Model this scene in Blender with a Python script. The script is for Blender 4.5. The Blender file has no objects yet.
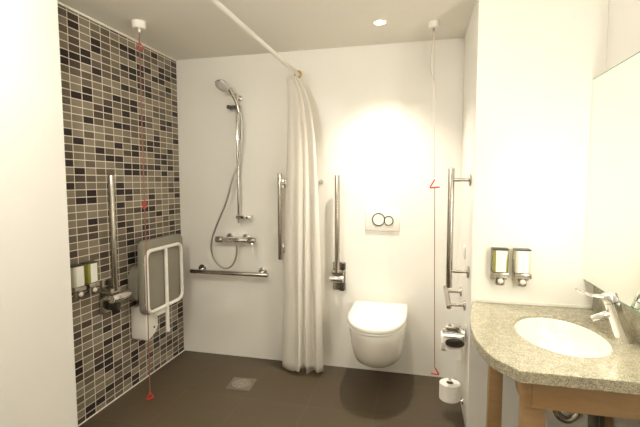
import bpy, bmesh, math, random
from mathutils import Vector, Matrix
random.seed(7)
PI = math.pi
S = bpy.context.scene
COL = S.collection

# ------------------------------------------------------------------ room sizes (metres)
XL, YB, HC = -1.888, 2.992, 2.3556      # tiled wall, back wall, ceiling
XR, YV, XM = 0.2716, 2.287, 0.852       # recess side of the duct, vanity wall, right wall
XE, YE = -1.70, 1.702                   # entry wall face and where it ends
YR = -0.9                               # wall behind the camera
XMIR = 0.80                             # mirror plane
ZC = 0.765                              # counter top

# ------------------------------------------------------------------ materials
def new_mat(name):
    m = bpy.data.materials.new(name); m.use_nodes = True
    nt = m.node_tree; b = nt.nodes['Principled BSDF']
    return m, nt, b

def simple(name, col, rough=0.5, metal=0.0, var=0.04, scale=12.0, spec=0.5, coat=0.0, bump=0.0, bscale=60.0):
    m, nt, b = new_mat(name)
    tc = nt.nodes.new('ShaderNodeTexCoord')
    n = nt.nodes.new('ShaderNodeTexNoise'); n.inputs['Scale'].default_value = scale
    n.inputs['Detail'].default_value = 3
    nt.links.new(tc.outputs['Object'], n.inputs['Vector'])
    r = nt.nodes.new('ShaderNodeValToRGB')
    r.color_ramp.elements[0].position = 0.3; r.color_ramp.elements[1].position = 0.7
    r.color_ramp.elements[0].color = [c*(1-var) for c in col] + [1]
    r.color_ramp.elements[1].color = [min(1, c*(1+var)) for c in col] + [1]
    nt.links.new(n.outputs['Fac'], r.inputs['Fac'])
    nt.links.new(r.outputs['Color'], b.inputs['Base Color'])
    b.inputs['Roughness'].default_value = rough
    b.inputs['Metallic'].default_value = metal
    b.inputs['Specular IOR Level'].default_value = spec
    b.inputs['Coat Weight'].default_value = coat
    if bump > 0:
        n2 = nt.nodes.new('ShaderNodeTexNoise'); n2.inputs['Scale'].default_value = bscale
        nt.links.new(tc.outputs['Object'], n2.inputs['Vector'])
        bp = nt.nodes.new('ShaderNodeBump'); bp.inputs['Strength'].default_value = bump
        bp.inputs['Distance'].default_value = 0.002
        nt.links.new(n2.outputs['Fac'], bp.inputs['Height'])
        nt.links.new(bp.outputs['Normal'], b.inputs['Normal'])
    return m

M = {}
M['wall'] = simple('white_wall_paint', (0.85, 0.83, 0.785), 0.55, var=0.01, scale=3, bump=0.05)
M['panel'] = simple('white_wet_room_panel', (0.85, 0.83, 0.775), 0.38, var=0.01, scale=3)
M['ceiling'] = simple('ceiling_paint', (0.82, 0.79, 0.72), 0.8, var=0.01, scale=3)
M['trimw'] = simple('white_trim', (0.82, 0.79, 0.72), 0.45, var=0.02)
M['ceramic'] = simple('white_ceramic', (0.86, 0.83, 0.76), 0.12, var=0.01, coat=0.5)
M['plastic'] = simple('white_plastic', (0.84, 0.81, 0.75), 0.35, var=0.01)
M['chrome'] = simple('chrome', (0.80, 0.79, 0.77), 0.10, 1.0, var=0.02)
M['steel'] = simple('brushed_steel', (0.47, 0.435, 0.38), 0.25, 1.0, var=0.06, scale=40)
M['darkmetal'] = simple('dark_metal', (0.10, 0.09, 0.08), 0.35, 0.8)
M['black'] = simple('black_plastic', (0.03, 0.028, 0.025), 0.4)
M['red'] = simple('red_plastic', (0.62, 0.03, 0.03), 0.4)
M['redcord'] = simple('red_cord', (0.50, 0.06, 0.06), 0.6)
M['pinkcord'] = simple('faded_red_cord', (0.30, 0.13, 0.10), 0.6)
M['whitecord'] = simple('off_white_cord', (0.62, 0.55, 0.48), 0.6)
M['greypad'] = simple('grey_seat_plastic', (0.25, 0.23, 0.18), 0.45, var=0.03)
M['greyhinge'] = simple('grey_hinge_plastic', (0.24, 0.215, 0.17), 0.4, var=0.03)
M['paper'] = simple('tissue_paper', (0.86, 0.83, 0.78), 0.9, var=0.02, scale=80, bump=0.2, bscale=200)
M['card'] = simple('cardboard_core', (0.22, 0.15, 0.09), 0.8)
M['brass'] = simple('brass', (0.60, 0.42, 0.18), 0.3, 1.0)
M['splash'] = simple('cream_sealant', (0.80, 0.77, 0.68), 0.5)
M['olive'] = simple('olive_shampoo_bottle', (0.27, 0.26, 0.05), 0.2, var=0.08, coat=0.4)
M['clearbottle'] = simple('pale_lotion_bottle', (0.66, 0.63, 0.50), 0.2, var=0.03, coat=0.4)
M['label'] = simple('white_bottle_label', (0.85, 0.84, 0.78), 0.5, var=0.02)
M['greenglass'] = simple('green_glass_edge', (0.22, 0.42, 0.26), 0.15)
M['duct'] = simple('dark_pipe_plastic', (0.10, 0.09, 0.07), 0.5)

def tile_material():
    m, nt, b = new_mat('mosaic_tiles'); N, L = nt.nodes, nt.links
    tc = N.new('ShaderNodeTexCoord'); sp = N.new('ShaderNodeSeparateXYZ'); L.new(tc.outputs['Object'], sp.inputs[0])
    def math_(op, a, bb=None):
        n = N.new('ShaderNodeMath'); n.operation = op
        for i, v in enumerate((a, bb)):
            if v is None: continue
            if isinstance(v, (int, float)): n.inputs[i].default_value = v
            else: L.new(v, n.inputs[i])
        return n.outputs[0]
    u = math_('DIVIDE', math_('SUBTRACT', sp.outputs['Y'], 2.993-0.0806*40), 0.0806)
    v = math_('DIVIDE', math_('ADD', sp.outputs['Z'], 0.0425*0.12), 0.0425)
    fu, fv = math_('FLOOR', u), math_('FLOOR', v)
    cu, cv = math_('FRACT', u), math_('FRACT', v)
    du = math_('MULTIPLY', math_('MINIMUM', cu, math_('SUBTRACT', 1.0, cu)), 0.0806)
    dv = math_('MULTIPLY', math_('MINIMUM', cv, math_('SUBTRACT', 1.0, cv)), 0.0425)
    d = math_('MINIMUM', du, dv)
    mask = N.new('ShaderNodeMapRange'); mask.inputs['From Min'].default_value = 0.0021; mask.inputs['From Max'].default_value = 0.0031
    L.new(d, mask.inputs['Value'])
    cmb = N.new('ShaderNodeCombineXYZ'); L.new(fu, cmb.inputs[0]); L.new(fv, cmb.inputs[1]); cmb.inputs[2].default_value = 3.7
    wn = N.new('ShaderNodeTexWhiteNoise'); wn.noise_dimensions = '3D'; L.new(cmb.outputs[0], wn.inputs['Vector'])
    r = N.new('ShaderNodeValToRGB'); r.color_ramp.interpolation = 'CONSTANT'
    e = r.color_ramp.elements
    e[0].position = 0; e[0].color = (0.240, 0.205, 0.148, 1)
    e[1].position = 0.30; e[1].color = (0.195, 0.163, 0.113, 1)
    for p, c in ((0.48, (0.125, 0.098, 0.068, 1)), (0.68, (0.070, 0.050, 0.036, 1)), (0.80, (0.022, 0.013, 0.011, 1))):
        x = e.new(p); x.color = c
    L.new(wn.outputs['Value'], r.inputs['Fac'])
    mx = N.new('ShaderNodeMix'); mx.data_type = 'RGBA'
    L.new(mask.outputs[0], mx.inputs['Factor'])
    mx.inputs['A'].default_value = (0.72, 0.66, 0.57, 1); L.new(r.outputs['Color'], mx.inputs['B'])
    L.new(mx.outputs['Result'], b.inputs['Base Color'])
    rr = N.new('ShaderNodeMapRange'); L.new(mask.outputs[0], rr.inputs['Value'])
    rr.inputs['To Min'].default_value = 0.8; rr.inputs['To Max'].default_value = 0.36; b.inputs['Specular IOR Level'].default_value = 0.3
    L.new(rr.outputs[0], b.inputs['Roughness'])
    bp = N.new('ShaderNodeBump'); bp.inputs['Strength'].default_value = 0.5; bp.inputs['Distance'].default_value = 0.0015
    L.new(mask.outputs[0], bp.inputs['Height']); L.new(bp.outputs['Normal'], b.inputs['Normal'])
    return m
M['tiles'] = tile_material()

def floor_material():
    m, nt, b = new_mat('grey_brown_floor_tiles'); N, L = nt.nodes, nt.links
    tc = N.new('ShaderNodeTexCoord')
    mp = N.new('ShaderNodeMapping'); mp.inputs['Location'].default_value = (0.25, 0.12, 0); L.new(tc.outputs['Object'], mp.inputs['Vector'])
    br = N.new('ShaderNodeTexBrick'); br.offset = 0.0
    br.inputs['Scale'].default_value = 1.0; br.inputs['Mortar Size'].default_value = 0.002
    br.inputs['Brick Width'].default_value = 0.42; br.inputs['Row Height'].default_value = 0.42
    br.inputs['Color1'].default_value = (0.080, 0.056, 0.031, 1); br.inputs['Color2'].default_value = (0.087, 0.062, 0.035, 1)
    br.inputs['Mortar'].default_value = (0.115, 0.088, 0.058, 1)
    L.new(mp.outputs[0], br.inputs['Vector'])
    n = N.new('ShaderNodeTexNoise'); n.inputs['Scale'].default_value = 9; n.inputs['Detail'].default_value = 5
    L.new(tc.outputs['Object'], n.inputs['Vector'])
    mx = N.new('ShaderNodeMix'); mx.data_type = 'RGBA'; mx.blend_type = 'MULTIPLY'; mx.inputs['Factor'].default_value = 0.35
    L.new(br.outputs['Color'], mx.inputs['A']); L.new(n.outputs['Color'], mx.inputs['B'])
    mg = N.new('ShaderNodeMix'); mg.data_type = 'RGBA'; mg.blend_type = 'MIX'; mg.inputs['Factor'].default_value = 0.5
    L.new(br.outputs['Color'], mg.inputs['A']); L.new(mx.outputs['Result'], mg.inputs['B'])
    L.new(mg.outputs['Result'], b.inputs['Base Color'])
    b.inputs['Roughness'].default_value = 0.55
    return m
M['floor'] = floor_material()

def granite_material():
    m, nt, b = new_mat('speckled_granite'); N, L = nt.nodes, nt.links
    tc = N.new('ShaderNodeTexCoord')
    v = N.new('ShaderNodeTexVoronoi'); v.inputs['Scale'].default_value = 360
    L.new(tc.outputs['Object'], v.inputs['Vector'])
    r = N.new('ShaderNodeValToRGB'); r.color_ramp.interpolation = 'CONSTANT'; e = r.color_ramp.elements
    e[0].position = 0; e[0].color = (0.26, 0.23, 0.165, 1)
    e[1].position = 0.18; e[1].color = (0.40, 0.36, 0.25, 1)
    for p, c in ((0.50, (0.51, 0.465, 0.325, 1)), (0.82, (0.64, 0.59, 0.44, 1))):
        x = e.new(p); x.color = c
    sep = N.new('ShaderNodeSeparateColor'); L.new(v.outputs['Color'], sep.inputs[0]); L.new(sep.outputs[0], r.inputs['Fac'])
    n = N.new('ShaderNodeTexNoise'); n.inputs['Scale'].default_value = 45; L.new(tc.outputs['Object'], n.inputs['Vector'])
    r2 = N.new('ShaderNodeValToRGB'); r2.color_ramp.elements[0].position = 0.3; r2.color_ramp.elements[0].color = (0.75, 0.75, 0.75, 1)
    r2.color_ramp.elements[1].position = 0.7
    L.new(n.outputs['Fac'], r2.inputs['Fac'])
    mx = N.new('ShaderNodeMix'); mx.data_type = 'RGBA'; mx.blend_type = 'MULTIPLY'; mx.inputs['Factor'].default_value = 1
    L.new(r.outputs['Color'], mx.inputs['A']); L.new(r2.outputs['Color'], mx.inputs['B'])
    L.new(mx.outputs['Result'], b.inputs['Base Color'])
    b.inputs['Roughness'].default_value = 0.22
    return m
M['granite'] = granite_material()

def wood_material():
    m, nt, b = new_mat('beech_wood'); N, L = nt.nodes, nt.links
    tc = N.new('ShaderNodeTexCoord'); mp = N.new('ShaderNodeMapping'); mp.inputs['Scale'].default_value = (6, 30, 30)
    L.new(tc.outputs['Object'], mp.inputs['Vector'])
    n = N.new('ShaderNodeTexNoise'); n.inputs['Scale'].default_value = 2.0; n.inputs['Detail'].default_value = 6
    L.new(mp.outputs[0], n.inputs['Vector'])
    r = N.new('ShaderNodeValToRGB'); r.color_ramp.elements[0].position = 0.3; r.color_ramp.elements[1].position = 0.7
    r.color_ramp.elements[0].color = (0.33, 0.20, 0.09, 1); r.color_ramp.elements[1].color = (0.39, 0.245, 0.115, 1)
    L.new(n.outputs['Fac'], r.inputs['Fac']); L.new(r.outputs['Color'], b.inputs['Base Color'])
    b.inputs['Roughness'].default_value = 0.4
    return m
M['wood'] = wood_material()

def curtain_material():
    m, nt, b = new_mat('white_curtain_cloth'); N, L = nt.nodes, nt.links
    tc = N.new('ShaderNodeTexCoord'); n = N.new('ShaderNodeTexNoise'); n.inputs['Scale'].default_value = 300
    L.new(tc.outputs['Object'], n.inputs['Vector'])
    bp = N.new('ShaderNodeBump'); bp.inputs['Strength'].default_value = 0.05; bp.inputs['Distance'].default_value = 0.001
    L.new(n.outputs['Fac'], bp.inputs['Height']); L.new(bp.outputs['Normal'], b.inputs['Normal'])
    b.inputs['Base Color'].default_value = (0.90, 0.88, 0.84, 1); b.inputs['Roughness'].default_value = 0.8
    t = N.new('ShaderNodeBsdfTranslucent'); t.inputs['Color'].default_value = (0.92, 0.89, 0.83, 1)
    mx = N.new('ShaderNodeMixShader'); mx.inputs[0].default_value = 0.45
    L.new(b.outputs[0], mx.inputs[1]); L.new(t.outputs[0], mx.inputs[2])
    L.new(mx.outputs[0], N['Material Output'].inputs['Surface'])
    return m
M['curtain'] = curtain_material()

def mirror_material():
    m, nt, b = new_mat('mirror_silver')
    b.inputs['Base Color'].default_value = (0.91, 0.93, 0.88, 1); b.inputs['Metallic'].default_value = 1
    b.inputs['Roughness'].default_value = 0.0
    return m
M['mirror'] = mirror_material()

def emit(name, col, st):
    m, nt, b = new_mat(name); N, L = nt.nodes, nt.links
    e = N.new('ShaderNodeEmission'); e.inputs[0].default_value = (*col, 1); e.inputs[1].default_value = st
    L.new(e.outputs[0], N['Material Output'].inputs['Surface'])
    return m

# ------------------------------------------------------------------ mesh building
class MB:
    def __init__(self): self.bm = bmesh.new()
    def merge(self, b2, mat=None):
        if mat is not None: b2.transform(mat)
        me = bpy.data.meshes.new('tmp'); b2.to_mesh(me); b2.free(); self.bm.from_mesh(me); bpy.data.meshes.remove(me)
    def box(self, x0, x1, y0, y1, z0, z1, bev=0.0, seg=2, mat=None):
        b = bmesh.new(); bmesh.ops.create_cube(b, size=1)
        b.transform(Matrix.Translation(((x0+x1)/2, (y0+y1)/2, (z0+z1)/2)) @ Matrix.Diagonal((x1-x0, y1-y0, z1-z0, 1)))
        if bev > 0: bmesh.ops.bevel(b, geom=list(b.edges), offset=bev, segments=seg, profile=0.5, affect='EDGES')
        self.merge(b, mat); return self
    def tube(self, pts, r, n=14, cap=True, closed=False):
        pts = [Vector(p) for p in pts]; m = len(pts)
        rs = r if isinstance(r, (list, tuple)) else [r]*m
        tang = []
        for i in range(m):
            if closed: t = pts[(i+1) % m]-pts[i-1]
            else: t = pts[min(i+1, m-1)]-pts[max(i-1, 0)]
            tang.append(t.normalized())
        t0 = tang[0]; ref = Vector((0, 0, 1)) if abs(t0.z) < 0.9 else Vector((1, 0, 0))
        nrm = t0.cross(ref).normalized(); rings = []
        for i in range(m):
            t = tang[i]; nrm = (nrm - t*nrm.dot(t)).normalized(); bi = t.cross(nrm)
            rings.append([self.bm.verts.new(pts[i] + rs[i]*(math.cos(2*PI*k/n)*nrm + math.sin(2*PI*k/n)*bi)) for k in range(n)])
        for i in range(m if closed else m-1):
            a, c = rings[i], rings[(i+1) % m]
            for k in range(n): self.bm.faces.new((a[k], a[(k+1) % n], c[(k+1) % n], c[k]))
        if cap and not closed:
            self.bm.faces.new(list(reversed(rings[0]))); self.bm.faces.new(rings[-1])
        return self
    def cyl(self, p, q, r, n=24, bev=0.0):
        p, q = Vector(p), Vector(q); d = (q-p).normalized(); L = (q-p).length
        if bev <= 0: return self.tube([p, q], r, n)
        return self.tube([p, p+d*bev*0.3, p+d*bev, q-d*bev, q-d*bev*0.3, q], [r-bev, r-bev*0.3, r, r, r-bev*0.3, r-bev], n)
    def lathe(self, prof, origin=(0, 0, 0), axis=(0, 0, 1), n=32):
        o = Vector(origin); a = Vector(axis).normalized()
        rot = Vector((0, 0, 1)).rotation_difference(a).to_matrix(); rings = []
        for r, z in prof:
            if r < 1e-6: rings.append([self.bm.verts.new(o + rot @ Vector((0, 0, z)))])
            else: rings.append([self.bm.verts.new(o + rot @ Vector((r*math.cos(2*PI*k/n), r*math.sin(2*PI*k/n), z))) for k in range(n)])
        for A, B in zip(rings, rings[1:]):
            for k in range(n):
                k2 = (k+1) % n
                if len(A) == 1 and len(B) == 1: continue
                if len(A) == 1: self.bm.faces.new((A[0], B[k2], B[k]))
                elif len(B) == 1: self.bm.faces.new((A[k], A[k2], B[0]))
                else: self.bm.faces.new((A[k], A[k2], B[k2], B[k]))
        return self
    def loft(self, secs, cap=True):
        rings = [[self.bm.verts.new(Vector(p)) for p in s] for s in secs]; n = len(rings[0])
        for A, B in zip(rings, rings[1:]):
            for k in range(n): self.bm.faces.new((A[k], A[(k+1) % n], B[(k+1) % n], B[k]))
        if cap:
            self.bm.faces.new(list(reversed(rings[0]))); self.bm.faces.new(rings[-1])
        return self
    def prism(self, poly, d, bev=0.0, seg=2):
        """poly: 3-D points of a planar outline, extruded by vector d"""
        b = bmesh.new(); d = Vector(d)
        A = [b.verts.new(Vector(p)) for p in poly]; B = [b.verts.new(Vector(p)+d) for p in poly]; n = len(A)
        b.faces.new(A); b.faces.new(list(reversed(B)))
        for k in range(n): b.faces.new((A[k], B[k], B[(k+1) % n], A[(k+1) % n]))
        bmesh.ops.recalc_face_normals(b, faces=b.faces)
        if bev > 0: bmesh.ops.bevel(b, geom=list(b.edges), offset=bev, segments=seg, profile=0.5, affect='EDGES')
        self.merge(b); return self
    def ellipsoid(self, c, r, n=20):
        b = bmesh.new(); bmesh.ops.create_uvsphere(b, u_segments=n, v_segments=n//2, radius=1)
        self.merge(b, Matrix.Translation(c) @ Matrix.Diagonal((*r, 1))); return self
    def build(self, name, mat, parent=None, smooth=True, angle=38):
        bmesh.ops.recalc_face_normals(self.bm, faces=self.bm.faces)
        me = bpy.data.meshes.new(name); self.bm.to_mesh(me); self.bm.free()
        me.materials.append(mat)
        if smooth:
            for p in me.polygons: p.use_smooth = True
            me.set_sharp_from_angle(angle=math.radians(angle))
        o = bpy.data.objects.new(name, me); COL.objects.link(o)
        if parent is not None: o.parent = parent
        return o

def tag(o, label, cat, group=None):
    o['label'] = label; o['category'] = cat
    if group: o['group'] = group
    return o
def thing(name, label, cat, loc=(0, 0, 0), rotz=0.0, group=None):
    o = bpy.data.objects.new(name, None); COL.objects.link(o); o.empty_display_size = 0.05
    o.location = loc; o.rotation_euler = (0, 0, rotz)
    return tag(o, label, cat, group)
def struct(name, mb, mat, label, smooth=False):
    o = mb.build(name, mat, None, smooth); o['kind'] = 'structure'; o['label'] = label; o['category'] = name.split('_')[0]
    return o
def dup(root, loc, rotz, label):
    r = root.copy(); COL.objects.link(r); r.location = loc; r.rotation_euler = (0, 0, rotz); r['label'] = label
    for ch in list(root.children):
        c = ch.copy(); COL.objects.link(c); c.parent = r
        for g in ch.children:
            d = g.copy(); COL.objects.link(d); d.parent = c
    return r
def catmull(pts, k=8):
    pts = [Vector(p) for p in pts]; out = []
    for i in range(len(pts)-1):
        p0, p1, p2, p3 = pts[max(i-1, 0)], pts[i], pts[i+1], pts[min(i+2, len(pts)-1)]
        for j in range(k):
            t = j/k
            out.append(0.5*((2*p1)+(p2-p0)*t+(2*p0-5*p1+4*p2-p3)*t*t+(3*p1-p0-3*p2+p3)*t**3))
    out.append(pts[-1]); return out

# ------------------------------------------------------------------ the room
T = 0.12
struct('floor', MB().box(XL-T, XM+T, YR-T, YB+T, -T, 0), M['floor'], 'dark grey-brown tiled wet room floor')
struct('ceiling', MB().box(XL-T, XM+T, YR-T, YB+T, HC, HC+T), M['ceiling'], 'plain off-white ceiling')
struct('wall_left', MB().box(XL-T, XL, YE, YB, 0, HC), M['tiles'], 'left shower wall of small brown and taupe mosaic tiles')
struct('wall_entry', MB().box(XL-T, XE, YR, YE, 0, HC, 0.004), M['wall'], 'plain white wall at the left edge, in front of the mosaic wall')
struct('wall_back', MB().box(XL-T, XR, YB, YB+T, 0, HC), M['panel'], 'white panelled back wall behind shower and toilet')
struct('wall_duct', MB().box(XR, XM, YV, YB+T, 0, HC, 0.003), M['panel'], 'white boxed wall beside the toilet, its front behind the basin')
struct('wall_right', MB().box(XM, XM+T, YR, YB+T, 0, HC), M['wall'], 'white right wall carrying the mirror')
struct('wall_rear', MB().box(XE, XM, YR-T, YR, 0, HC), M['wall'], 'white wall behind the viewpoint')
struct('trim_1', MB().box(XL, XL+0.008, YE, YB-0.002, HC-0.012, HC-0.001), M['trimw'], 'thin white trim where mosaic wall meets the ceiling')
struct('trim_2', MB().box(XL, XL+0.006, YE, YB-0.002, 0.0005, 0.006), M['trimw'], 'thin pale trim where mosaic wall meets the floor')
struct('trim_3', MB().box(0.300, 0.842, YV-0.010, YV, ZC+0.0005, ZC+0.016, 0.002), M['splash'], 'thin cream sealing strip behind the granite worktop')

# ------------------------------------------------------------------ downlights
lens = emit('downlight_lens', (1.0, 0.86, 0.62), 9.0)
def make_downlight(loc, label):
    r = thing('downlight', label, 'ceiling light', loc, 0, 'recessed ceiling downlights')
    MB().lathe([(0.046, 0.0), (0.046, -0.004), (0.042, -0.007), (0.034, -0.006), (0.031, 0.0)]).build('trim_ring', M['trimw'], r)
    MB().lathe([(0.0, -0.0035), (0.031, -0.0035), (0.0315, -0.001)]).build('lens', lens, r)
    return r
make_downlight((-0.252, 2.582, HC), 'small round ceiling downlight in front of the wall above the toilet')

def spot(name, loc, energy, size, blend, col, rad=0.03, rot=(0, 0, 0)):
    l = bpy.data.lights.new(name, 'SPOT'); l.energy = energy; l.spot_size = math.radians(size); l.spot_blend = blend
    l.color = col; l.shadow_soft_size = rad
    o = bpy.data.objects.new(name, l); o.location = loc; o.rotation_euler = rot; COL.objects.link(o)
def area(name, loc, rot, sx, sy, energy, col, shape='RECTANGLE'):
    l = bpy.data.lights.new(name, 'AREA'); l.shape = shape; l.size = sx; l.size_y = sy; l.energy = energy; l.color = col
    o = bpy.data.objects.new(name, l); o.location = loc; o.rotation_euler = rot; COL.objects.link(o)
WARM = (1.0, 0.93, 0.80)
WARM2 = (1.0, 0.93, 0.81)
spot('toilet_downlight_beam', (-0.252, 2.582, HC-0.012), 52, 100, 1.0, WARM, 0.026)
# unseen opal globes added on the ceiling to light the upper walls more
fill_glow = emit('fill_globe_glow', (1.0, 0.955, 0.86), 53.0)
gl = thing('added_fill_globe', 'added out-of-view fill globe on the entry ceiling, nearer the white entry wall', 'ceiling light', (-1.08, 0.78, HC), 0, 'added fill globes')
MB().lathe([(0.0, 0.0), (0.06, 0.0), (0.06, -0.02), (0.045, -0.03), (0.0, -0.03)]).build('base', M['plastic'], gl)
MB().ellipsoid((0, 0, -0.115), (0.095, 0.095, 0.088), 28).build('fill_globe', fill_glow, gl)
g2 = dup(gl, (0.28, 1.12, HC), 0, 'smaller added out-of-view fill globe on the ceiling, nearer the mirror')  # second added globe, lights the basin side from steeply above
g2.scale = (0.55, 0.55, 0.55)
lamp = thing('mirror_lamp', 'upright tube lamp on the right wall beside the near end of the mirror', 'wall lamp', (XM, 1.45, 0.95))
MB().box(-0.045, 0.0, -0.035, 0.035, 0.0, 0.68, 0.006).build('back_plate', M['plastic'], lamp)
MB().lathe([(0.0, 0.025), (0.017, 0.025), (0.018, 0.03), (0.018, 0.65), (0.017, 0.655), (0.0, 0.655)], (-0.085, 0, 0), n=20).build('tube', emit('lamp_tube_glow', (1.0, 0.955, 0.82), 29.0), lamp)
for z in (0.0, 0.65):
    MB().cyl((-0.085, 0, z), (-0.085, 0, z+0.03), 0.021).box(-0.085, -0.04, -0.012, 0.012, z+0.005, z+0.025).build('end_cap', M['chrome'], lamp)

# ------------------------------------------------------------------ shower corner: riser rail, hand shower, mixer
t = thing('shower_riser_rail', 'slim chrome upright shower rail on the back wall', 'shower rail', (-1.352, YB, 1.08))
MB().cyl((0, -0.055, 0.0), (0, -0.055, 0.98), 0.0105, 18, 0.003).build('rail', M['chrome'], t)
mb = MB().cyl((0, -0.001, 0.955), (0, -0.055, 0.955), 0.012, 18); mb.cyl((0, -0.001, 0.955), (0, -0.008, 0.955), 0.022, 20, 0.002)
mb.build('upper_bracket', M['chrome'], t)
mb = MB().box(-0.016, 0.105, -0.075, -0.046, 0.035, 0.062, 0.006).cyl((0, 0, 0.048), (0, -0.055, 0.048), 0.013)
mb.cyl((0.085, 0, 0.048), (0.085, -0.055, 0.048), 0.013)
lb = mb.build('lower_bracket', M['chrome'], t)
for x in (0.035, 0.075): MB().cyl((x, -0.074, 0.048), (x, -0.078, 0.048), 0.009).build('screw_cover', M['darkmetal'], lb)
mb = MB().box(-0.075, 0.022, -0.076, -0.038, 0.868, 0.892, 0.006).cyl((-0.055, -0.09, 0.88), (-0.055, -0.03, 0.88), 0.014, 18, 0.003)
mb.build('slider', M['darkmetal'], t)

hs = thing('hand_shower', 'chrome hand shower with round spray head and looping hose', 'shower head', (-1.345, 2.915, 1.95))
ax = Vector((-0.14, -0.55, -0.82)).normalized(); hc = Vector((-0.072, -0.065, 0.165))
MB().lathe([(0.0, -0.012), (0.020, -0.012), (0.046, 0.0), (0.055, 0.012), (0.056, 0.020), (0.053, 0.024)], hc, ax, 32).build('spray_head', M['chrome'], hs)
MB().lathe([(0.053, 0.0225), (0.050, 0.025), (0.022, 0.026), (0.020, 0.024), (0.0, 0.024)], hc, ax, 32).build('spray_face', simple('spray_face_grey', (0.66, 0.64, 0.60), 0.4), hs)
MB().tube(catmull([hc + Vector((0.008, 0.008, 0.006)), hc+Vector((0.03, 0.018, -0.02)), (-0.012, -0.008, 0.07), (0.004, 0.0, 0.03), (0.013, 0.004, -0.01), (0.016, 0.006, -0.03)]), [0.016]*8+[0.0125]*16+[0.011]*17, 16).build('handle', M['steel'], hs)
hose = [(-1.329, 2.921, 1.925), (-1.313, 2.925, 1.861), (-1.318, 2.925, 1.713), (-1.338, 2.922, 1.564), (-1.386, 2.91, 1.413), (-1.448, 2.905, 1.222), (-1.528, 2.90, 1.042),
        (-1.562, 2.89, 0.923), (-1.556, 2.90, 0.821), (-1.515, 2.915, 0.751), (-1.458, 2.925, 0.727), (-1.407, 2.93, 0.757), (-1.374, 2.93, 0.829), (-1.366, 2.93, 0.925)]
MB().tube([Vector(p)-Vector(hs.location) for p in catmull(hose, 8)], 0.0075, 10).build('hose', simple('ribbed_metal_hose', (0.42, 0.40, 0.36), 0.35, 0.9, 0.15, 200), hs)

mx = thing('shower_mixer', 'chrome thermostatic bar mixer on the back wall inside the hose loop', 'shower mixer', (-1.38, YB, 0.952))
MB().cyl((-0.105, -0.062, 0), (0.105, -0.062, 0), 0.021, 24, 0.004).build('body', M['chrome'], mx)
for s in (-1, 1):
    MB().cyl((s*0.068, 0, 0.012), (s*0.068, -0.012, 0.012), 0.032, 28, 0.003).cyl((s*0.068, -0.008, 0.006), (s*0.068, -0.06, 0.0), 0.016).build('wall_union', M['chrome'], mx)
    MB().cyl((s*0.107, -0.062, 0), (s*0.162, -0.062, 0), 0.0235, 24, 0.004).build('control_knob', M['steel'], mx)
MB().tube([(0.14, -0.07, -0.01), (0.148, -0.085, -0.045), (0.152, -0.09, -0.075)], [0.007, 0.006, 0.005], 10).build('lever', M['chrome'], mx)
MB().cyl((0.014, -0.062, -0.018), (0.014, -0.062, -0.04), 0.012).build('hose_outlet', M['chrome'], mx)

# ------------------------------------------------------------------ grab bars
def flange(mb, p, out, r=0.034):
    p, out = Vector(p), Vector(out); return mb.cyl(p, p+out*0.010, r, 28, 0.003)
g = thing('grab_bar', 'horizontal steel grab bar low on the back wall under the mixer', 'grab bar', (-1.44, YB, 0.695), 0, 'steel grab bars')
MB().cyl((-0.315, -0.088, 0), (0.335, -0.088, 0), 0.0165, 22, 0.004).build('bar', M['steel'], g)
for x in (-0.258, 0.262):
    flange(MB().cyl((x, -0.004, 0), (x, -0.088, 0), 0.011, 16), (x, 0, 0.008), (0, -1, 0)).build('mount', M['chrome'], g)
g = thing('grab_bar', 'upright steel grab bar on the back wall just left of the curtain', 'grab bar', (-1.006, YB, 0.82), 0, 'steel grab bars')
MB().cyl((0, -0.088, 0), (0, -0.088, 0.64), 0.0165, 22, 0.004).build('bar', M['steel'], g)
for z in (0.072, 0.565):
    flange(MB().cyl((0, -0.004, z), (0, -0.088, z), 0.011, 16), (0, 0, z), (0, -1, 0)).build('mount', M['chrome'], g)
g = thing('grab_bar', 'upright steel grab bar on the side wall right of the toilet', 'grab bar', (XR, 2.415, 0.80), 0, 'steel grab bars')
MB().cyl((-0.104, 0, 0), (-0.104, 0, 0.675), 0.0175, 22, 0.004).build('bar', M['steel'], g)
for z in (0.095, 0.608):
    flange(MB().cyl((-0.004, 0, z), (-0.104, 0, z), 0.0095, 16), (0, 0, z), (-1, 0, 0)).build('mount', M['steel'], g)
g = thing('grab_bar', 'low steel rail running along the side wall under the upright bar', 'grab bar', (XR, 2.50, 0.665), 0, 'steel grab bars')
MB().cyl((-0.095, -0.01, 0), (-0.095, 0.34, 0.03), 0.0155, 22, 0.004).build('bar', M['steel'], g)
for y, z in ((0.035, 0.003), (0.27, 0.024)):
    flange(MB().cyl((-0.004, y, z), (-0.095, y, z), 0.010, 16), (0, y, z), (-1, 0, 0), 0.030).build('mount', M['steel'], g)

def fold_rail(loc, rotz, label, b0, b1):
    r = thing('folding_support_rail', label, 'support rail', loc, rotz, 'folding support rails')
    MB().box(-0.045, 0.052, -0.010, 0.0, -0.085, 0.125, 0.003).build('wall_plate', M['steel'], r)
    MB().cyl((b0, -0.085, 0.015), (b1, -0.085, 0.015), 0.026, 26, 0.004).build('hinge_barrel', M['chrome'], r)
    MB().box(-0.04, 0.05, -0.088, -0.008, 0.045, 0.078, 0.005).build('hinge_arm', M['steel'], r)
    MB().box(0.018, 0.054, -0.075, -0.008, -0.075, -0.024, 0.004).build('lower_stop', M['darkmetal'], r)
    MB().box(0.026, 0.054, -0.045, -0.008, 0.084, 0.122, 0.004).build('upper_stop', M['darkmetal'], r)
    MB().cyl((0.002, -0.078, 0.06), (0.002, -0.082, 0.765), 0.0185, 24, 0.003).build('tube', M['steel'], r)
    return r
fold_rail((-0.578, YB, 0.68), 0, 'steel folding rail stowed upright on the back wall left of the toilet', -0.055, 0.05)
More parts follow.
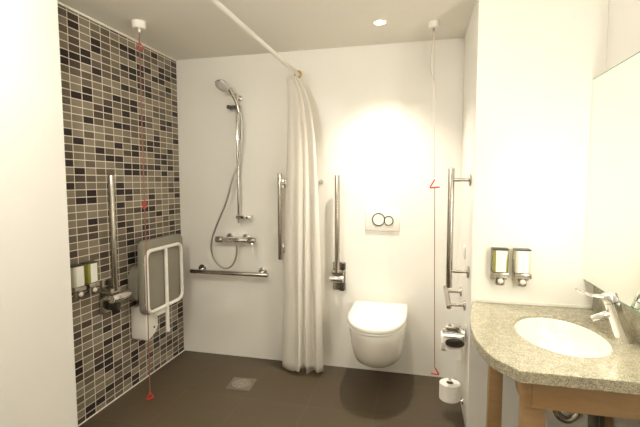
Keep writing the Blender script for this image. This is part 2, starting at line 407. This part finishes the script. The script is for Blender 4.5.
fold_rail((XL, 2.130, 0.675), PI/2, 'steel folding rail stowed upright on the mosaic wall', -0.04, 0.125)

# ------------------------------------------------------------------ shower seat
s = thing('shower_chair', 'grey folding shower seat with white frame stowed against the mosaic wall', 'shower chair', (XL, 2.25, 0.30))
def rrect(y0, y1, z0, z1, r, x, k=6):
    out = []
    for cy, cz, a in ((y1-r, z1-r, 0), (y0+r, z1-r, PI/2), (y0+r, z0+r, PI), (y1-r, z0+r, 1.5*PI)):
        for i in range(k+1):
            t = a+PI/2*i/k; out.append((x, cy+r*math.cos(t), cz+r*math.sin(t)))
    return out
MB().prism(rrect(0.070, 0.545, 0.210, 0.712, 0.055, 0.098), (0.042, 0, 0), 0.006).build('seat_panel', M['greypad'], s, True, 50)
fr = rrect(0.088, 0.494, 0.228, 0.643, 0.05, 0.153)
MB().tube(fr, 0.0125, 12, closed=True).build('frame', M['plastic'], s)
MB().tube([(0.153, 0.302, 0.640), (0.153, 0.302, 0.05)], 0.0125, 14).cyl((0.153, 0.302, 0.035), (0.153, 0.302, 0.06), 0.0145).build('support_leg', M['plastic'], s)
for y, z in ((0.088, 0.56), (0.50, 0.56), (0.088, 0.29), (0.50, 0.29)):
    MB().cyl((0.138, y, z), (0.153, y, z), 0.008, 10).build('frame_clip', M['plastic'], s)
mb = MB().prism([(0.0, 0.108, 0.262), (0.0, 0.235, 0.262), (0.0, 0.235, 0.10), (0.0, 0.205, 0.06), (0.0, 0.125, 0.028), (0.0, 0.108, 0.042)], (0.125, 0, 0), 0.010, 3)
mb.box(0.03, 0.146, 0.20, 0.335, 0.175, 0.212, 0.008)
br = mb.build('wall_bracket', M['plastic'], s)
for z in (0.205, 0.105): MB().cyl((0.122, 0.185, z), (0.129, 0.185, z), 0.007, 14).build('bolt', M['darkmetal'], br)
mb = MB().prism([(0.012, 0.072, 0.315), (0.012, 0.135, 0.305), (0.012, 0.135, 0.54), (0.012, 0.105, 0.525), (0.012, 0.072, 0.47)], (0.075, 0, 0), 0.012, 3)
hg = mb.build('side_arm', M['greyhinge'], s)
MB().cyl((0.085, 0.092, 0.46), (0.093, 0.092, 0.46), 0.008, 14).build('arm_bolt', M['chrome'], hg)

# ------------------------------------------------------------------ pull cords
def triangle(c, w, r, tilt=0.0, sides=3, flip=1):
    c = Vector(c); R = Matrix.Rotation(tilt, 3, 'Z')
    P = [R @ Vector(v) for v in ((0, 0, w*0.6), (-flip*w*0.55, 0, -w*0.35), (flip*w*0.55, 0, -w*0.25))]
    pts = []
    for i in range(sides):
        a, b = P[i], P[(i+1) % 3]
        for j in range(6): pts.append(c + a.lerp(b, 0.08+0.84*j/5))
    return MB().tube(pts, r, 8, closed=(sides == 3))
p = thing('emergency_pull_cord', 'red emergency pull cord hanging in front of the mosaic wall', 'pull cord', (-1.655, 2.236, HC), 0, 'emergency pull cords')
MB().lathe([(0.0, 0.0), (0.040, 0.0), (0.041, -0.030), (0.034, -0.042), (0.0, -0.042)]).build('ceiling_switch', M['plastic'], p)
MB().cyl((0, 0, -0.04), (0, 0, -0.062), 0.008, 14, 0.002).build('cord_outlet', M['plastic'], p)
MB().tube([(0, 0, -0.06), (-0.002, 0, -0.6), (-0.004, 0, -1.4), (-0.010, 0, -2.32)], 0.0034, 8).build('cord', M['pinkcord'], p)
triangle((0.0, 0, -0.145), 0.045, 0.003, 0.5).build('handle', M['redcord'], p)
triangle((-0.003, 0, -1.10), 0.055, 0.0042, 1.9).build('handle', M['red'], p)
triangle((-0.010, 0, -2.332), 0.044, 0.0042, 1.0).build('handle', M['red'], p)
p = thing('emergency_pull_cord', 'emergency pull cord with red triangles hanging right of the toilet', 'pull cord', (0.064, 2.66, HC), 0, 'emergency pull cords')
MB().lathe([(0.0, 0.0), (0.034, 0.0), (0.035, -0.026), (0.028, -0.036), (0.0, -0.036)]).build('ceiling_switch', M['plastic'], p)
MB().cyl((0, 0, -0.034), (0, 0, -0.055), 0.007, 14, 0.002).build('cord_outlet', M['steel'], p)
MB().tube(catmull([(-0.002, 0, -0.05), (-0.010, 0, -0.15), (-0.016, 0, -0.26), (0.0, 0, -0.33), (0.011, 0, -0.37)], 5), 0.0028, 8).tube([(0.003, 0, -0.05), (0.008, 0, -0.37), (0.022, 0, -0.93)], 0.0028, 8).build('upper_cord', M['whitecord'], p)
triangle((0.026, 0, -0.975), 0.060, 0.0045, 0.1, 2).build('handle', M['red'], p)
MB().tube([(0.024, 0, -0.99), (0.032, 0, -1.5), (0.045, 0, -2.14)], 0.0024, 8).build('lower_cord', M['pinkcord'], p)
triangle((0.046, 0, -2.168), 0.050, 0.0048, 0.1, 2, -1).build('handle', M['red'], p)

# ------------------------------------------------------------------ curtain rail and curtain
RX, RZ = -0.885, 2.185
r = thing('curtain_rail', 'white shower curtain rail running out from the back wall below the ceiling', 'curtain rail', (RX, YB, RZ))
MB().tube(catmull([(0, -0.004, 0), (0, -0.8, 0), (0, -1.92, 0)], 6), 0.0135, 16).build('rail', M['plastic'], r)
MB().cyl((0, -0.001, 0), (0, -0.012, 0), 0.030, 24, 0.003).build('wall_flange', M['brass'], r)
MB().cyl((0, -1.90, 0.008), (0, -1.90, HC-RZ-0.001), 0.007, 12).build('ceiling_hanger', M['plastic'], r)

c = thing('shower_curtain', 'white shower curtain gathered in folds against the back wall', 'shower curtain', (RX, 2.83, 0))
plan = [(-0.15, 2.955), (-0.65, 2.94), (-1.0, 2.865), (-0.75, 2.80), (-0.40, 2.775), (-0.08, 2.715), (0.02, 2.76), (0.08, 2.835), (0.2, 2.80), (0.32, 2.735), (0.42, 2.80), (0.52, 2.845), (0.66, 2.79), (0.86, 2.725), (1.0, 2.80), (0.93, 2.90), (0.75, 2.955)]
pl = catmull([(x, y, 0) for x, y in plan], 7)
NZ = 46; b = bmesh.new(); grid = []
for j in range(NZ+1):
    f = j/NZ; z = 2.135 - f*2.105
    dpt = 2.135 - z
    k = 1-math.exp(-dpt/0.16)
    A = 0.034 + 0.060*k + 0.060*f
    cx = RX + 0.066*k
    row = []
    for i, q in enumerate(pl):
        s_ = i/(len(pl)-1)
        wob = 0.006*math.sin(9*s_*PI + 2.1*z) * k
        yy = 2.835 + (q.y-2.835)*(0.13+0.15*f+0.28*f*f)
        zz = z + (0.012*math.sin(s_*17+0.6) + (0.010 if 0.25 < s_ < 0.4 else 0) if j == NZ else 0)
        row.append(b.verts.new((cx + A*q.x + wob - RX, yy - 2.83, max(zz, 0.012))))
    grid.append(row)
for j in range(NZ):
    for i in range(len(pl)-1): b.faces.new((grid[j][i], grid[j][i+1], grid[j+1][i+1], grid[j+1][i]))
mb = MB(); mb.merge(b); cu = mb.build('cloth', M['curtain'], c, True, 80)
mod = cu.modifiers.new('thickness', 'SOLIDIFY'); mod.thickness = 0.002
for i in range(6):
    yy = 2.70 + i*0.047
    pts = [(0, yy-2.83, RZ+0.024*math.cos(a)-0.008) if False else (0.021*math.sin(a), yy-2.83, RZ-0.010+0.027*math.cos(a)) for a in [2*PI*k/18 for k in range(18)]]
    MB().tube(pts, 0.0022, 6, closed=True).build('ring', M['plastic'], c)
hk = thing('robe_hook', 'small chrome hook on the back wall at the right edge of the curtain', 'hook', (-0.712, YB, 1.397))
MB().cyl((0, 0, 0), (0, -0.008, 0), 0.018, 20, 0.002).build('rose', M['chrome'], hk)
MB().cyl((0, -0.006, 0), (0, -0.04, 0.006), 0.007, 14, 0.002).build('peg', M['chrome'], hk)

# ------------------------------------------------------------------ toilet
def dshape(w, yb, yf, z, n=40, flat=0.42, e=2.5, cx=0.0):
    """flat back, straight sides, rounded front; y measured towards the viewer as negative"""
    ys = yb + (yf-yb)*flat
    pts = [(cx+w, yb, z), (cx+w, (yb+ys)/2, z)]
    for i in range(n+1):
        a = PI*i/n
        cc, ss = math.cos(a), math.sin(a)
        x = w*(abs(cc)**(2/e))*(1 if cc >= 0 else -1); y = ys + (yf-ys)*(abs(ss)**(2/e))
        pts.append((cx+x, y, z))
    pts += [(cx-w, (yb+ys)/2, z), (cx-w, yb, z)]
    return pts
tl = thing('toilet', 'white wall-hung toilet with closed lid', 'toilet', (-0.262, YB, 0))
secs = [(0.195, 0.075, -0.27), (0.200, 0.115, -0.35), (0.214, 0.141, -0.42), (0.243, 0.159, -0.475), (0.30, 0.173, -0.522), (0.37, 0.182, -0.553), (0.43, 0.187, -0.574), (0.464, 0.189, -0.582), (0.474, 0.186, -0.578)]
MB().loft([dshape(w, -0.001, yf, z, flat=0.42, e=2.2) for z, w, yf in secs]).build('bowl', M['ceramic'], tl, True, 50)
MB().loft([dshape(w, -0.05, yf, z, flat=0.42, e=2.2) for z, w, yf in ((0.479, 0.186, -0.583), (0.482, 0.190, -0.588), (0.491, 0.190, -0.588), (0.495, 0.187, -0.585))]).build('seat', M['plastic'], tl, True, 50)
MB().loft([dshape(w, -0.045, yf, z, flat=0.42, e=2.2) for z, w, yf in ((0.4985, 0.188, -0.588), (0.501, 0.192, -0.592), (0.518, 0.192, -0.592), (0.526, 0.188, -0.586), (0.530, 0.174, -0.566), (0.531, 0.10, -0.46))]).build('lid', M['ceramic'], tl, True, 50)
for sx in (-1, 1):
    MB().cyl((sx*0.075-0.022, -0.030, 0.502), (sx*0.075+0.022, -0.030, 0.502), 0.014, 16, 0.002).build('hinge', M['plastic'], tl)
fp = thing('flush_plate', 'white flush plate with two round buttons above the toilet', 'flush plate', (-0.2605, YB, 1.126))
MB().box(-0.123, 0.123, -0.012, 0.0, -0.082, 0.082, 0.005).build('plate', M['plastic'], fp)
for name, x, z, rr in (('large_button', -0.026, 0.002, 0.044), ('small_button', 0.046, -0.006, 0.032)):
    bt = MB().lathe([(0.0, 0.004), (rr-0.004, 0.004), (rr-0.002, 0.0)], (x, -0.012, z), (0, -1, 0), 32).build(name, M['plastic'], fp)
    MB().lathe([(rr-0.004, 0.0), (rr-0.004, 0.005), (rr+0.003, 0.005), (rr+0.003, 0.0)], (x, -0.012, z), (0, -1, 0), 32).build('ring', M['darkmetal'], bt)

sw = thing('light_switch', 'small white switch plate on the side wall behind the upright bar', 'switch', (XR, 2.62, 0.975))
MB().box(-0.009, 0.0, -0.04, 0.04, -0.04, 0.04, 0.003).build('plate', M['plastic'], sw)
MB().box(-0.013, -0.008, -0.022, 0.022, -0.028, 0.028, 0.002).build('rocker', M['plastic'], sw)

# ------------------------------------------------------------------ paper holders
def roll_mb(h, ro, ri, axis='Z'):
    m = MB(); n = 36
    prof = [(ri, 0), (ro-0.003, 0), (ro, 0.003), (ro, h-0.003), (ro-0.003, h), (ri, h)]
    m.lathe(prof + [(ri, 0)], axis=(1, 0, 0) if axis == 'X' else (0, 0, 1), n=n); return m
ph = thing('paper_holder', 'chrome paper holder with curved cover on the side wall', 'toilet paper holder', (XR, 2.445, 0.490))
MB().box(-0.008, 0.0, -0.03, 0.03, 0.02, 0.085, 0.003).build('wall_plate', M['chrome'], ph)
MB().cyl((-0.004, 0, 0.0), (-0.135, 0, 0.0), 0.008, 14, 0.002).box(-0.02, -0.004, -0.008, 0.008, -0.01, 0.04, 0.002).build('spindle', M['chrome'], ph)
m_ = MB(); seg = 14
for side in (0,):
    inner, outer = [], []
    for k in range(seg+1):
        a = math.radians(88 + 62*k/seg)      # from above the roll round to the front
        for lst, rr in ((inner, 0.066), (outer, 0.0695)):
            lst.append((rr*math.cos(a), rr*math.sin(a)))
    poly = outer + inner[::-1]
    m_.prism([(-0.134, y, z) for y, z in poly], (0.120, 0, 0))
m_.build('cover', M['chrome'], ph)
MB().prism([(-0.068+0.052*math.cos(a)*(abs(math.cos(a))**-0.3 if abs(math.cos(a)) > 1e-3 else 1), -0.0705, 0.006+0.025*math.sin(a)) for a in [2*PI*k/28 for k in range(28)]], (0, -0.006, 0), 0.002).build('cover_reflection', M['darkmetal'], ph)  # dark floor reflection in the chrome flap, built as a dark oval plate
MB().box(-0.115, -0.030, -0.045, 0.02, 0.064, 0.090, 0.006).build('cover_hinge', M['chrome'], ph)
tr = thing('toilet_roll', 'white toilet roll under the chrome cover of the holder', 'toilet roll', (XR-0.140, 2.445, 0.490-0.012), 0, 'toilet rolls')
roll_mb(0.118, 0.058, 0.020, 'X').build('paper', M['paper'], tr)
MB().lathe([(0.0202, 0.001), (0.0202, 0.117), (0.0182, 0.117), (0.0182, 0.001), (0.0202, 0.001)], axis=(1, 0, 0)).build('core', M['card'], tr)
MB().box(0.030, 0.108, -0.0590, -0.0575, -0.082, -0.002).build('loose_sheet', M['paper'], tr)
sh = thing('spare_roll_holder', 'chrome spindle on the side wall holding the spare roll', 'toilet paper holder', (XR, 2.50, 0.098))
MB().cyl((0, 0, 0), (-0.010, 0, 0), 0.020, 24, 0.002).build('mount', M['chrome'], sh)
MB().tube(catmull([(-0.004, 0, 0), (-0.06, 0, -0.004), (-0.078, 0, 0.0), (-0.080, 0, 0.02), (-0.080, 0, 0.125)], 6), 0.006, 12).cyl((-0.080, 0, 0.122), (-0.080, 0, 0.136), 0.009, 16, 0.003).build('spindle', M['chrome'], sh)
tr2 = thing('toilet_roll', 'spare white toilet roll standing on the low chrome spindle', 'toilet roll', (XR-0.080, 2.50, 0.1045), 0, 'toilet rolls')
roll_mb(0.10, 0.060, 0.021).build('paper', M['paper'], tr2)
MB().lathe([(0.0212, 0.001), (0.0212, 0.099), (0.0192, 0.099), (0.0192, 0.001), (0.0212, 0.001)]).build('core', M['card'], tr2)

# ------------------------------------------------------------------ floor drain
d = thing('floor_drain', 'square stainless floor drain in the shower floor', 'drain', (-1.183, 2.569, 0.0), math.radians(4))
MB().prism([(-0.085, -0.085, 0.0), (0.085, -0.085, 0.0), (0.085, 0.085, 0.0), (-0.085, 0.085, 0.0)], (0, 0, 0.003), 0.001).build('frame', simple('worn_drain_steel', (0.17, 0.145, 0.115), 0.5, 0.3), d)
m_ = MB()
for ro in (0.062, 0.047, 0.032, 0.016): m_.lathe([(ro, 0.003), (ro, 0.0055), (ro-0.006, 0.0055), (ro-0.006, 0.003)], n=28)
for k in range(4): m_.box(-0.062, 0.062, -0.002, 0.002, 0.003, 0.005, mat=Matrix.Rotation(k*PI/4, 4, 'Z'))
m_.build('grate', simple('drain_grate_steel', (0.36, 0.32, 0.27), 0.4, 0.5), d)

# ------------------------------------------------------------------ soap dispensers
def dispenser(loc, rotz, label, bottle):
    r = thing('soap_dispenser', label, 'soap dispenser', loc, rotz, 'wall soap dispensers')
    MB().box(-0.040, 0.040, -0.010, 0.0, 0.02, 0.187, 0.003).build('back_plate', M['steel'], r)
    MB().box(-0.036, 0.036, -0.062, -0.011, 0.066, 0.181, 0.007, 3).build('bottle', bottle, r)
    MB().box(-0.024, 0.024, -0.0632, -0.0605, 0.070, 0.178).build('bottle_label', M['label'], r)
    MB().box(-0.038, 0.038, -0.060, -0.004, 0.1815, 0.187, 0.002).build('top_clip', M['black'], r)
    hh = MB().box(-0.040, 0.040, -0.066, -0.004, 0.040, 0.066, 0.004).lathe([(0.0, 0.0), (0.020, 0.0), (0.023, 0.004), (0.025, 0.042)], (0, -0.040, 0), n=24).build('pump_housing', M['steel'], r)
    MB().ellipsoid((0, -0.064, 0.024), (0.014, 0.010, 0.012)).build('push_button', M['plastic'], hh)
    return r
dispenser((0.404, YV, 0.872), 0, 'olive-sided soap dispenser, left of the pair above the granite worktop', M['olive'])
dispenser((0.508, YV, 0.872), 0, 'clear-bottled soap dispenser, right of the pair above the granite worktop', M['clearbottle'])
dispenser((XL, 1.888, 0.752), PI/2, 'pale-bottled soap dispenser on mosaic wall, nearer the white wall edge', M['clearbottle'])
dispenser((XL, 1.990, 0.752), PI/2, 'olive-sided soap dispenser on mosaic wall, nearer the folding rail', M['olive'])

# ------------------------------------------------------------------ vanity worktop, basin, frame
EC, EA, EB = (0.580, 1.880), 0.172, 0.244
out = [(XM-0.001, YV-0.001), (0.283, YV-0.001), (0.262, 2.17), (0.241, 2.04), (0.228, 1.88), (0.230, 1.73), (0.259, 1.585), (0.290, 1.527), (0.335, 1.468), (0.62, 1.468), (XM-0.001, 1.468)]
curve = catmull([(x, y, 0) for x, y in out[1:8]], 6)
poly = [Vector((out[0][0], out[0][1], 0))] + curve + [Vector((x, y, 0)) for x, y in out[8:]]
dense = []
for i in range(len(poly)):
    a, b_ = poly[i], poly[(i+1) % len(poly)]; k = max(1, int((b_-a).length/0.035))
    for j in range(k): dense.append(a.lerp(b_, j/k))
cen = Vector((EC[0], EC[1], 0)); th = 0.041
def ell(sc, p):
    a = math.atan2((p.y-EC[1])/EB, (p.x-EC[0])/EA); return Vector((EC[0]+EA*sc*math.cos(a), EC[1]+EB*sc*math.sin(a), 0))
def ring_at(pts, z): return [(p.x, p.y, z) for p in pts]
def inset(pts, d): return [p + (cen-p).normalized()*d for p in pts]
inn = [ell(1, p) for p in dense]
wt = thing('vanity_worktop', 'speckled beige granite worktop with curved left end', 'worktop', (0, 0, 0))
mb = MB(); mb.loft([ring_at(inn, ZC-th), ring_at(dense, ZC-th), ring_at(dense, ZC-0.003), ring_at(inset(dense, 0.003), ZC), ring_at([ell(1.012, p) for p in dense], ZC), ring_at(inn, ZC-0.003), ring_at(inn, ZC-th)], cap=False)
bmesh.ops.remove_doubles(mb.bm, verts=mb.bm.verts, dist=1e-5)
mb.build('slab', M['granite'], wt)
MB().box(XM-0.011, XM-0.001, 1.468, YV-0.012, ZC, 0.908, 0.0015).build('upstand', M['granite'], wt)
bs = thing('washbasin', 'white oval basin set under the granite worktop', 'basin', (EC[0], EC[1], ZC-0.012))
def eo(a, b_, z, n=48): return [(a*math.cos(2*PI*k/n), b_*math.sin(2*PI*k/n), z) for k in range(n)]
MB().loft([eo(EA*0.995, EB*0.995, -0.001), eo(EA*0.985, EB*0.985, 0.0), eo(EA*0.965, EB*0.968, -0.004), eo(EA*0.94, EB*0.945, -0.05), eo(EA*0.79, EB*0.81, -0.095), eo(EA*0.5, EB*0.52, -0.122), eo(0.024, 0.024, -0.130),
           eo(0.024, 0.024, -0.145), eo(EA*0.55, EB*0.56, -0.136), eo(EA*0.86, EB*0.88, -0.105), eo(EA*0.99, EB*0.99, -0.05), eo(EA*0.995, EB*0.995, -0.012), eo(EA*0.995, EB*0.995, -0.001)], cap=False).build('bowl', M['ceramic'], bs)
MB().lathe([(0.0, -0.1275), (0.020, -0.1275), (0.0235, -0.129)], n=24).build('plug', M['chrome'], bs)
MB().cyl((0, 0, -0.14), (0, 0, -0.30), 0.018).tube(catmull([(0, 0, -0.24), (0, 0.0, -0.33), (0.04, 0.0, -0.36), (0.08, 0.0, -0.33), (0.10, 0.0, -0.27), (0.16, 0.0, -0.25), (0.268, 0.0, -0.25)], 6), 0.016, 14).build('waste_pipe', M['steel'], bs)
MB().tube([(0.10, -0.10, -0.16), (0.105, -0.10, -0.40)], 0.02, 14).tube([(0.16, -0.02, -0.16), (0.16, -0.02, -0.45)], 0.012, 12).build('supply_pipe', M['duct'], bs)

fr = thing('washstand', 'beech wood stand under the granite worktop', 'washstand', (0, 0, 0))
ZT = ZC-th
MB().prism([(0.338, 1.500, ZT), (0.385, 1.500, ZT), (0.385, 1.500, 0.622), (0.361, 1.500, 0.622), (0.343, 1.500, 0.668)], (0, 0.055, 0), 0.002).build('corner_bracket', M['wood'], fr)
MB().box(0.386, XM-0.012, 1.501, 1.526, 0.622, ZT, 0.002).build('apron', M['wood'], fr)
for x0, x1, y0, y1 in ((0.362, 0.438, 1.508, 1.560), (0.765, 0.839, 1.508, 1.560)):
    MB().box(x0, x1, y0+0.018, y1+0.018, 0.0, 0.622, 0.003).build('leg', M['wood'], fr)
MB().box(0.328, 0.388, 2.0, 2.05, 0.0, ZT, 0.003).build('leg', M['wood'], fr)
MB().box(0.783, 0.838, 2.0, 2.05, 0.0, ZT, 0.003).build('leg', M['wood'], fr)

# ------------------------------------------------------------------ tap and mirror
f = thing('basin_tap', 'chrome lever mixer tap leaning over the basin', 'tap', (0.803, 1.845, ZC+0.0005))
a0, a1 = Vector((0, 0, 0)), Vector((-0.056, 0, 0.158))
MB().tube([a0, a0.lerp(a1, 0.03), a0.lerp(a1, 0.5), a0.lerp(a1, 0.98)], [0.0315, 0.031, 0.0285, 0.027], 24).build('body', M['chrome'], f)
MB().tube([a0.lerp(a1, 0.985), a0.lerp(a1, 1.0), a0.lerp(a1, 1.16), a0.lerp(a1, 1.19), a0.lerp(a1, 1.20)], [0.025, 0.0285, 0.0285, 0.026, 0.020], 24).build('cartridge_cap', M['chrome'], f)
MB().tube([(-0.038, 0, 0.112), (-0.075, 0, 0.102), (-0.120, 0, 0.082), (-0.123, 0, 0.080)], [0.015, 0.0135, 0.0125, 0.010], 18).build('spout', M['chrome'], f)
lv = catmull([(-0.055, 0, 0.183), (-0.09, 0, 0.176), (-0.125, 0, 0.177), (-0.155, 0, 0.186), (-0.182, 0, 0.198)], 6)
secs = []
for i, p_ in enumerate(lv):
    s_ = i/(len(lv)-1); w = 0.016 - 0.006*s_; h = 0.0080 - 0.003*s_
    secs.append([(p_.x, p_.y+w*math.cos(2*PI*k/14), p_.z+h*math.sin(2*PI*k/14)) for k in range(14)])
MB().loft(secs).build('lever', M['chrome'], f)

mr = thing('mirror', 'large wall mirror above the granite worktop', 'mirror', (XMIR, 1.50, 0.914))
MB().box(0.0, 0.0045, 0.03, YV-0.003-1.50, 0.0, 0.972).build('mirror_glass', M['mirror'], mr, False)
m_ = MB().box(-0.0005, 0.0055, 0.03, YV-0.003-1.50, -0.0035, -0.0002); m_.build('bottom_edge', M['greenglass'], mr, False)
MB().box(-0.0005, 0.0055, 0.03, YV-0.003-1.50, 0.9722, 0.976).build('top_edge', M['greenglass'], mr, False)
MB().box(0.0056, XM-XMIR-0.0005, 0.06, YV-0.03-1.50, 0.03, 0.95).build('backing_box', M['wall'], mr, False)

# ------------------------------------------------------------------ world, camera, view
w = bpy.data.worlds.new('dim_surroundings'); S.world = w; w.use_nodes = True
w.node_tree.nodes['Background'].inputs[0].default_value = (1.0, 0.9, 0.75, 1); w.node_tree.nodes['Background'].inputs[1].default_value = 0.02
cam = bpy.data.cameras.new('camera'); cam.sensor_width = 36; cam.lens = 414.11/640*36; cam.clip_start = 0.02
co = bpy.data.objects.new('camera', cam); COL.objects.link(co); S.camera = co
yaw, pitch, roll = 0.2369, 0.0769, -0.0014
fw = Vector((-math.sin(yaw)*math.cos(pitch), math.cos(yaw)*math.cos(pitch), -math.sin(pitch)))
rt = Vector((math.cos(yaw), math.sin(yaw), 0)); up = rt.cross(fw)
r2 = rt*math.cos(roll)+up*math.sin(roll); u2 = up*math.cos(roll)-rt*math.sin(roll)
mw = Matrix((( r2.x, u2.x, -fw.x, 0), (r2.y, u2.y, -fw.y, 0), (r2.z, u2.z, -fw.z, 1.40), (0, 0, 0, 1)))
co.matrix_world = mw
S.cycles.max_bounces = 14; S.cycles.diffuse_bounces = 8; S.cycles.glossy_bounces = 8
S.cycles.use_denoising = True
S.cycles.sample_clamp_indirect = 8
vs = S.view_settings; vs.view_transform = 'Standard'; vs.look = 'None'; vs.exposure = 1.15; vs.gamma = 1.0; vs.use_curve_mapping = False
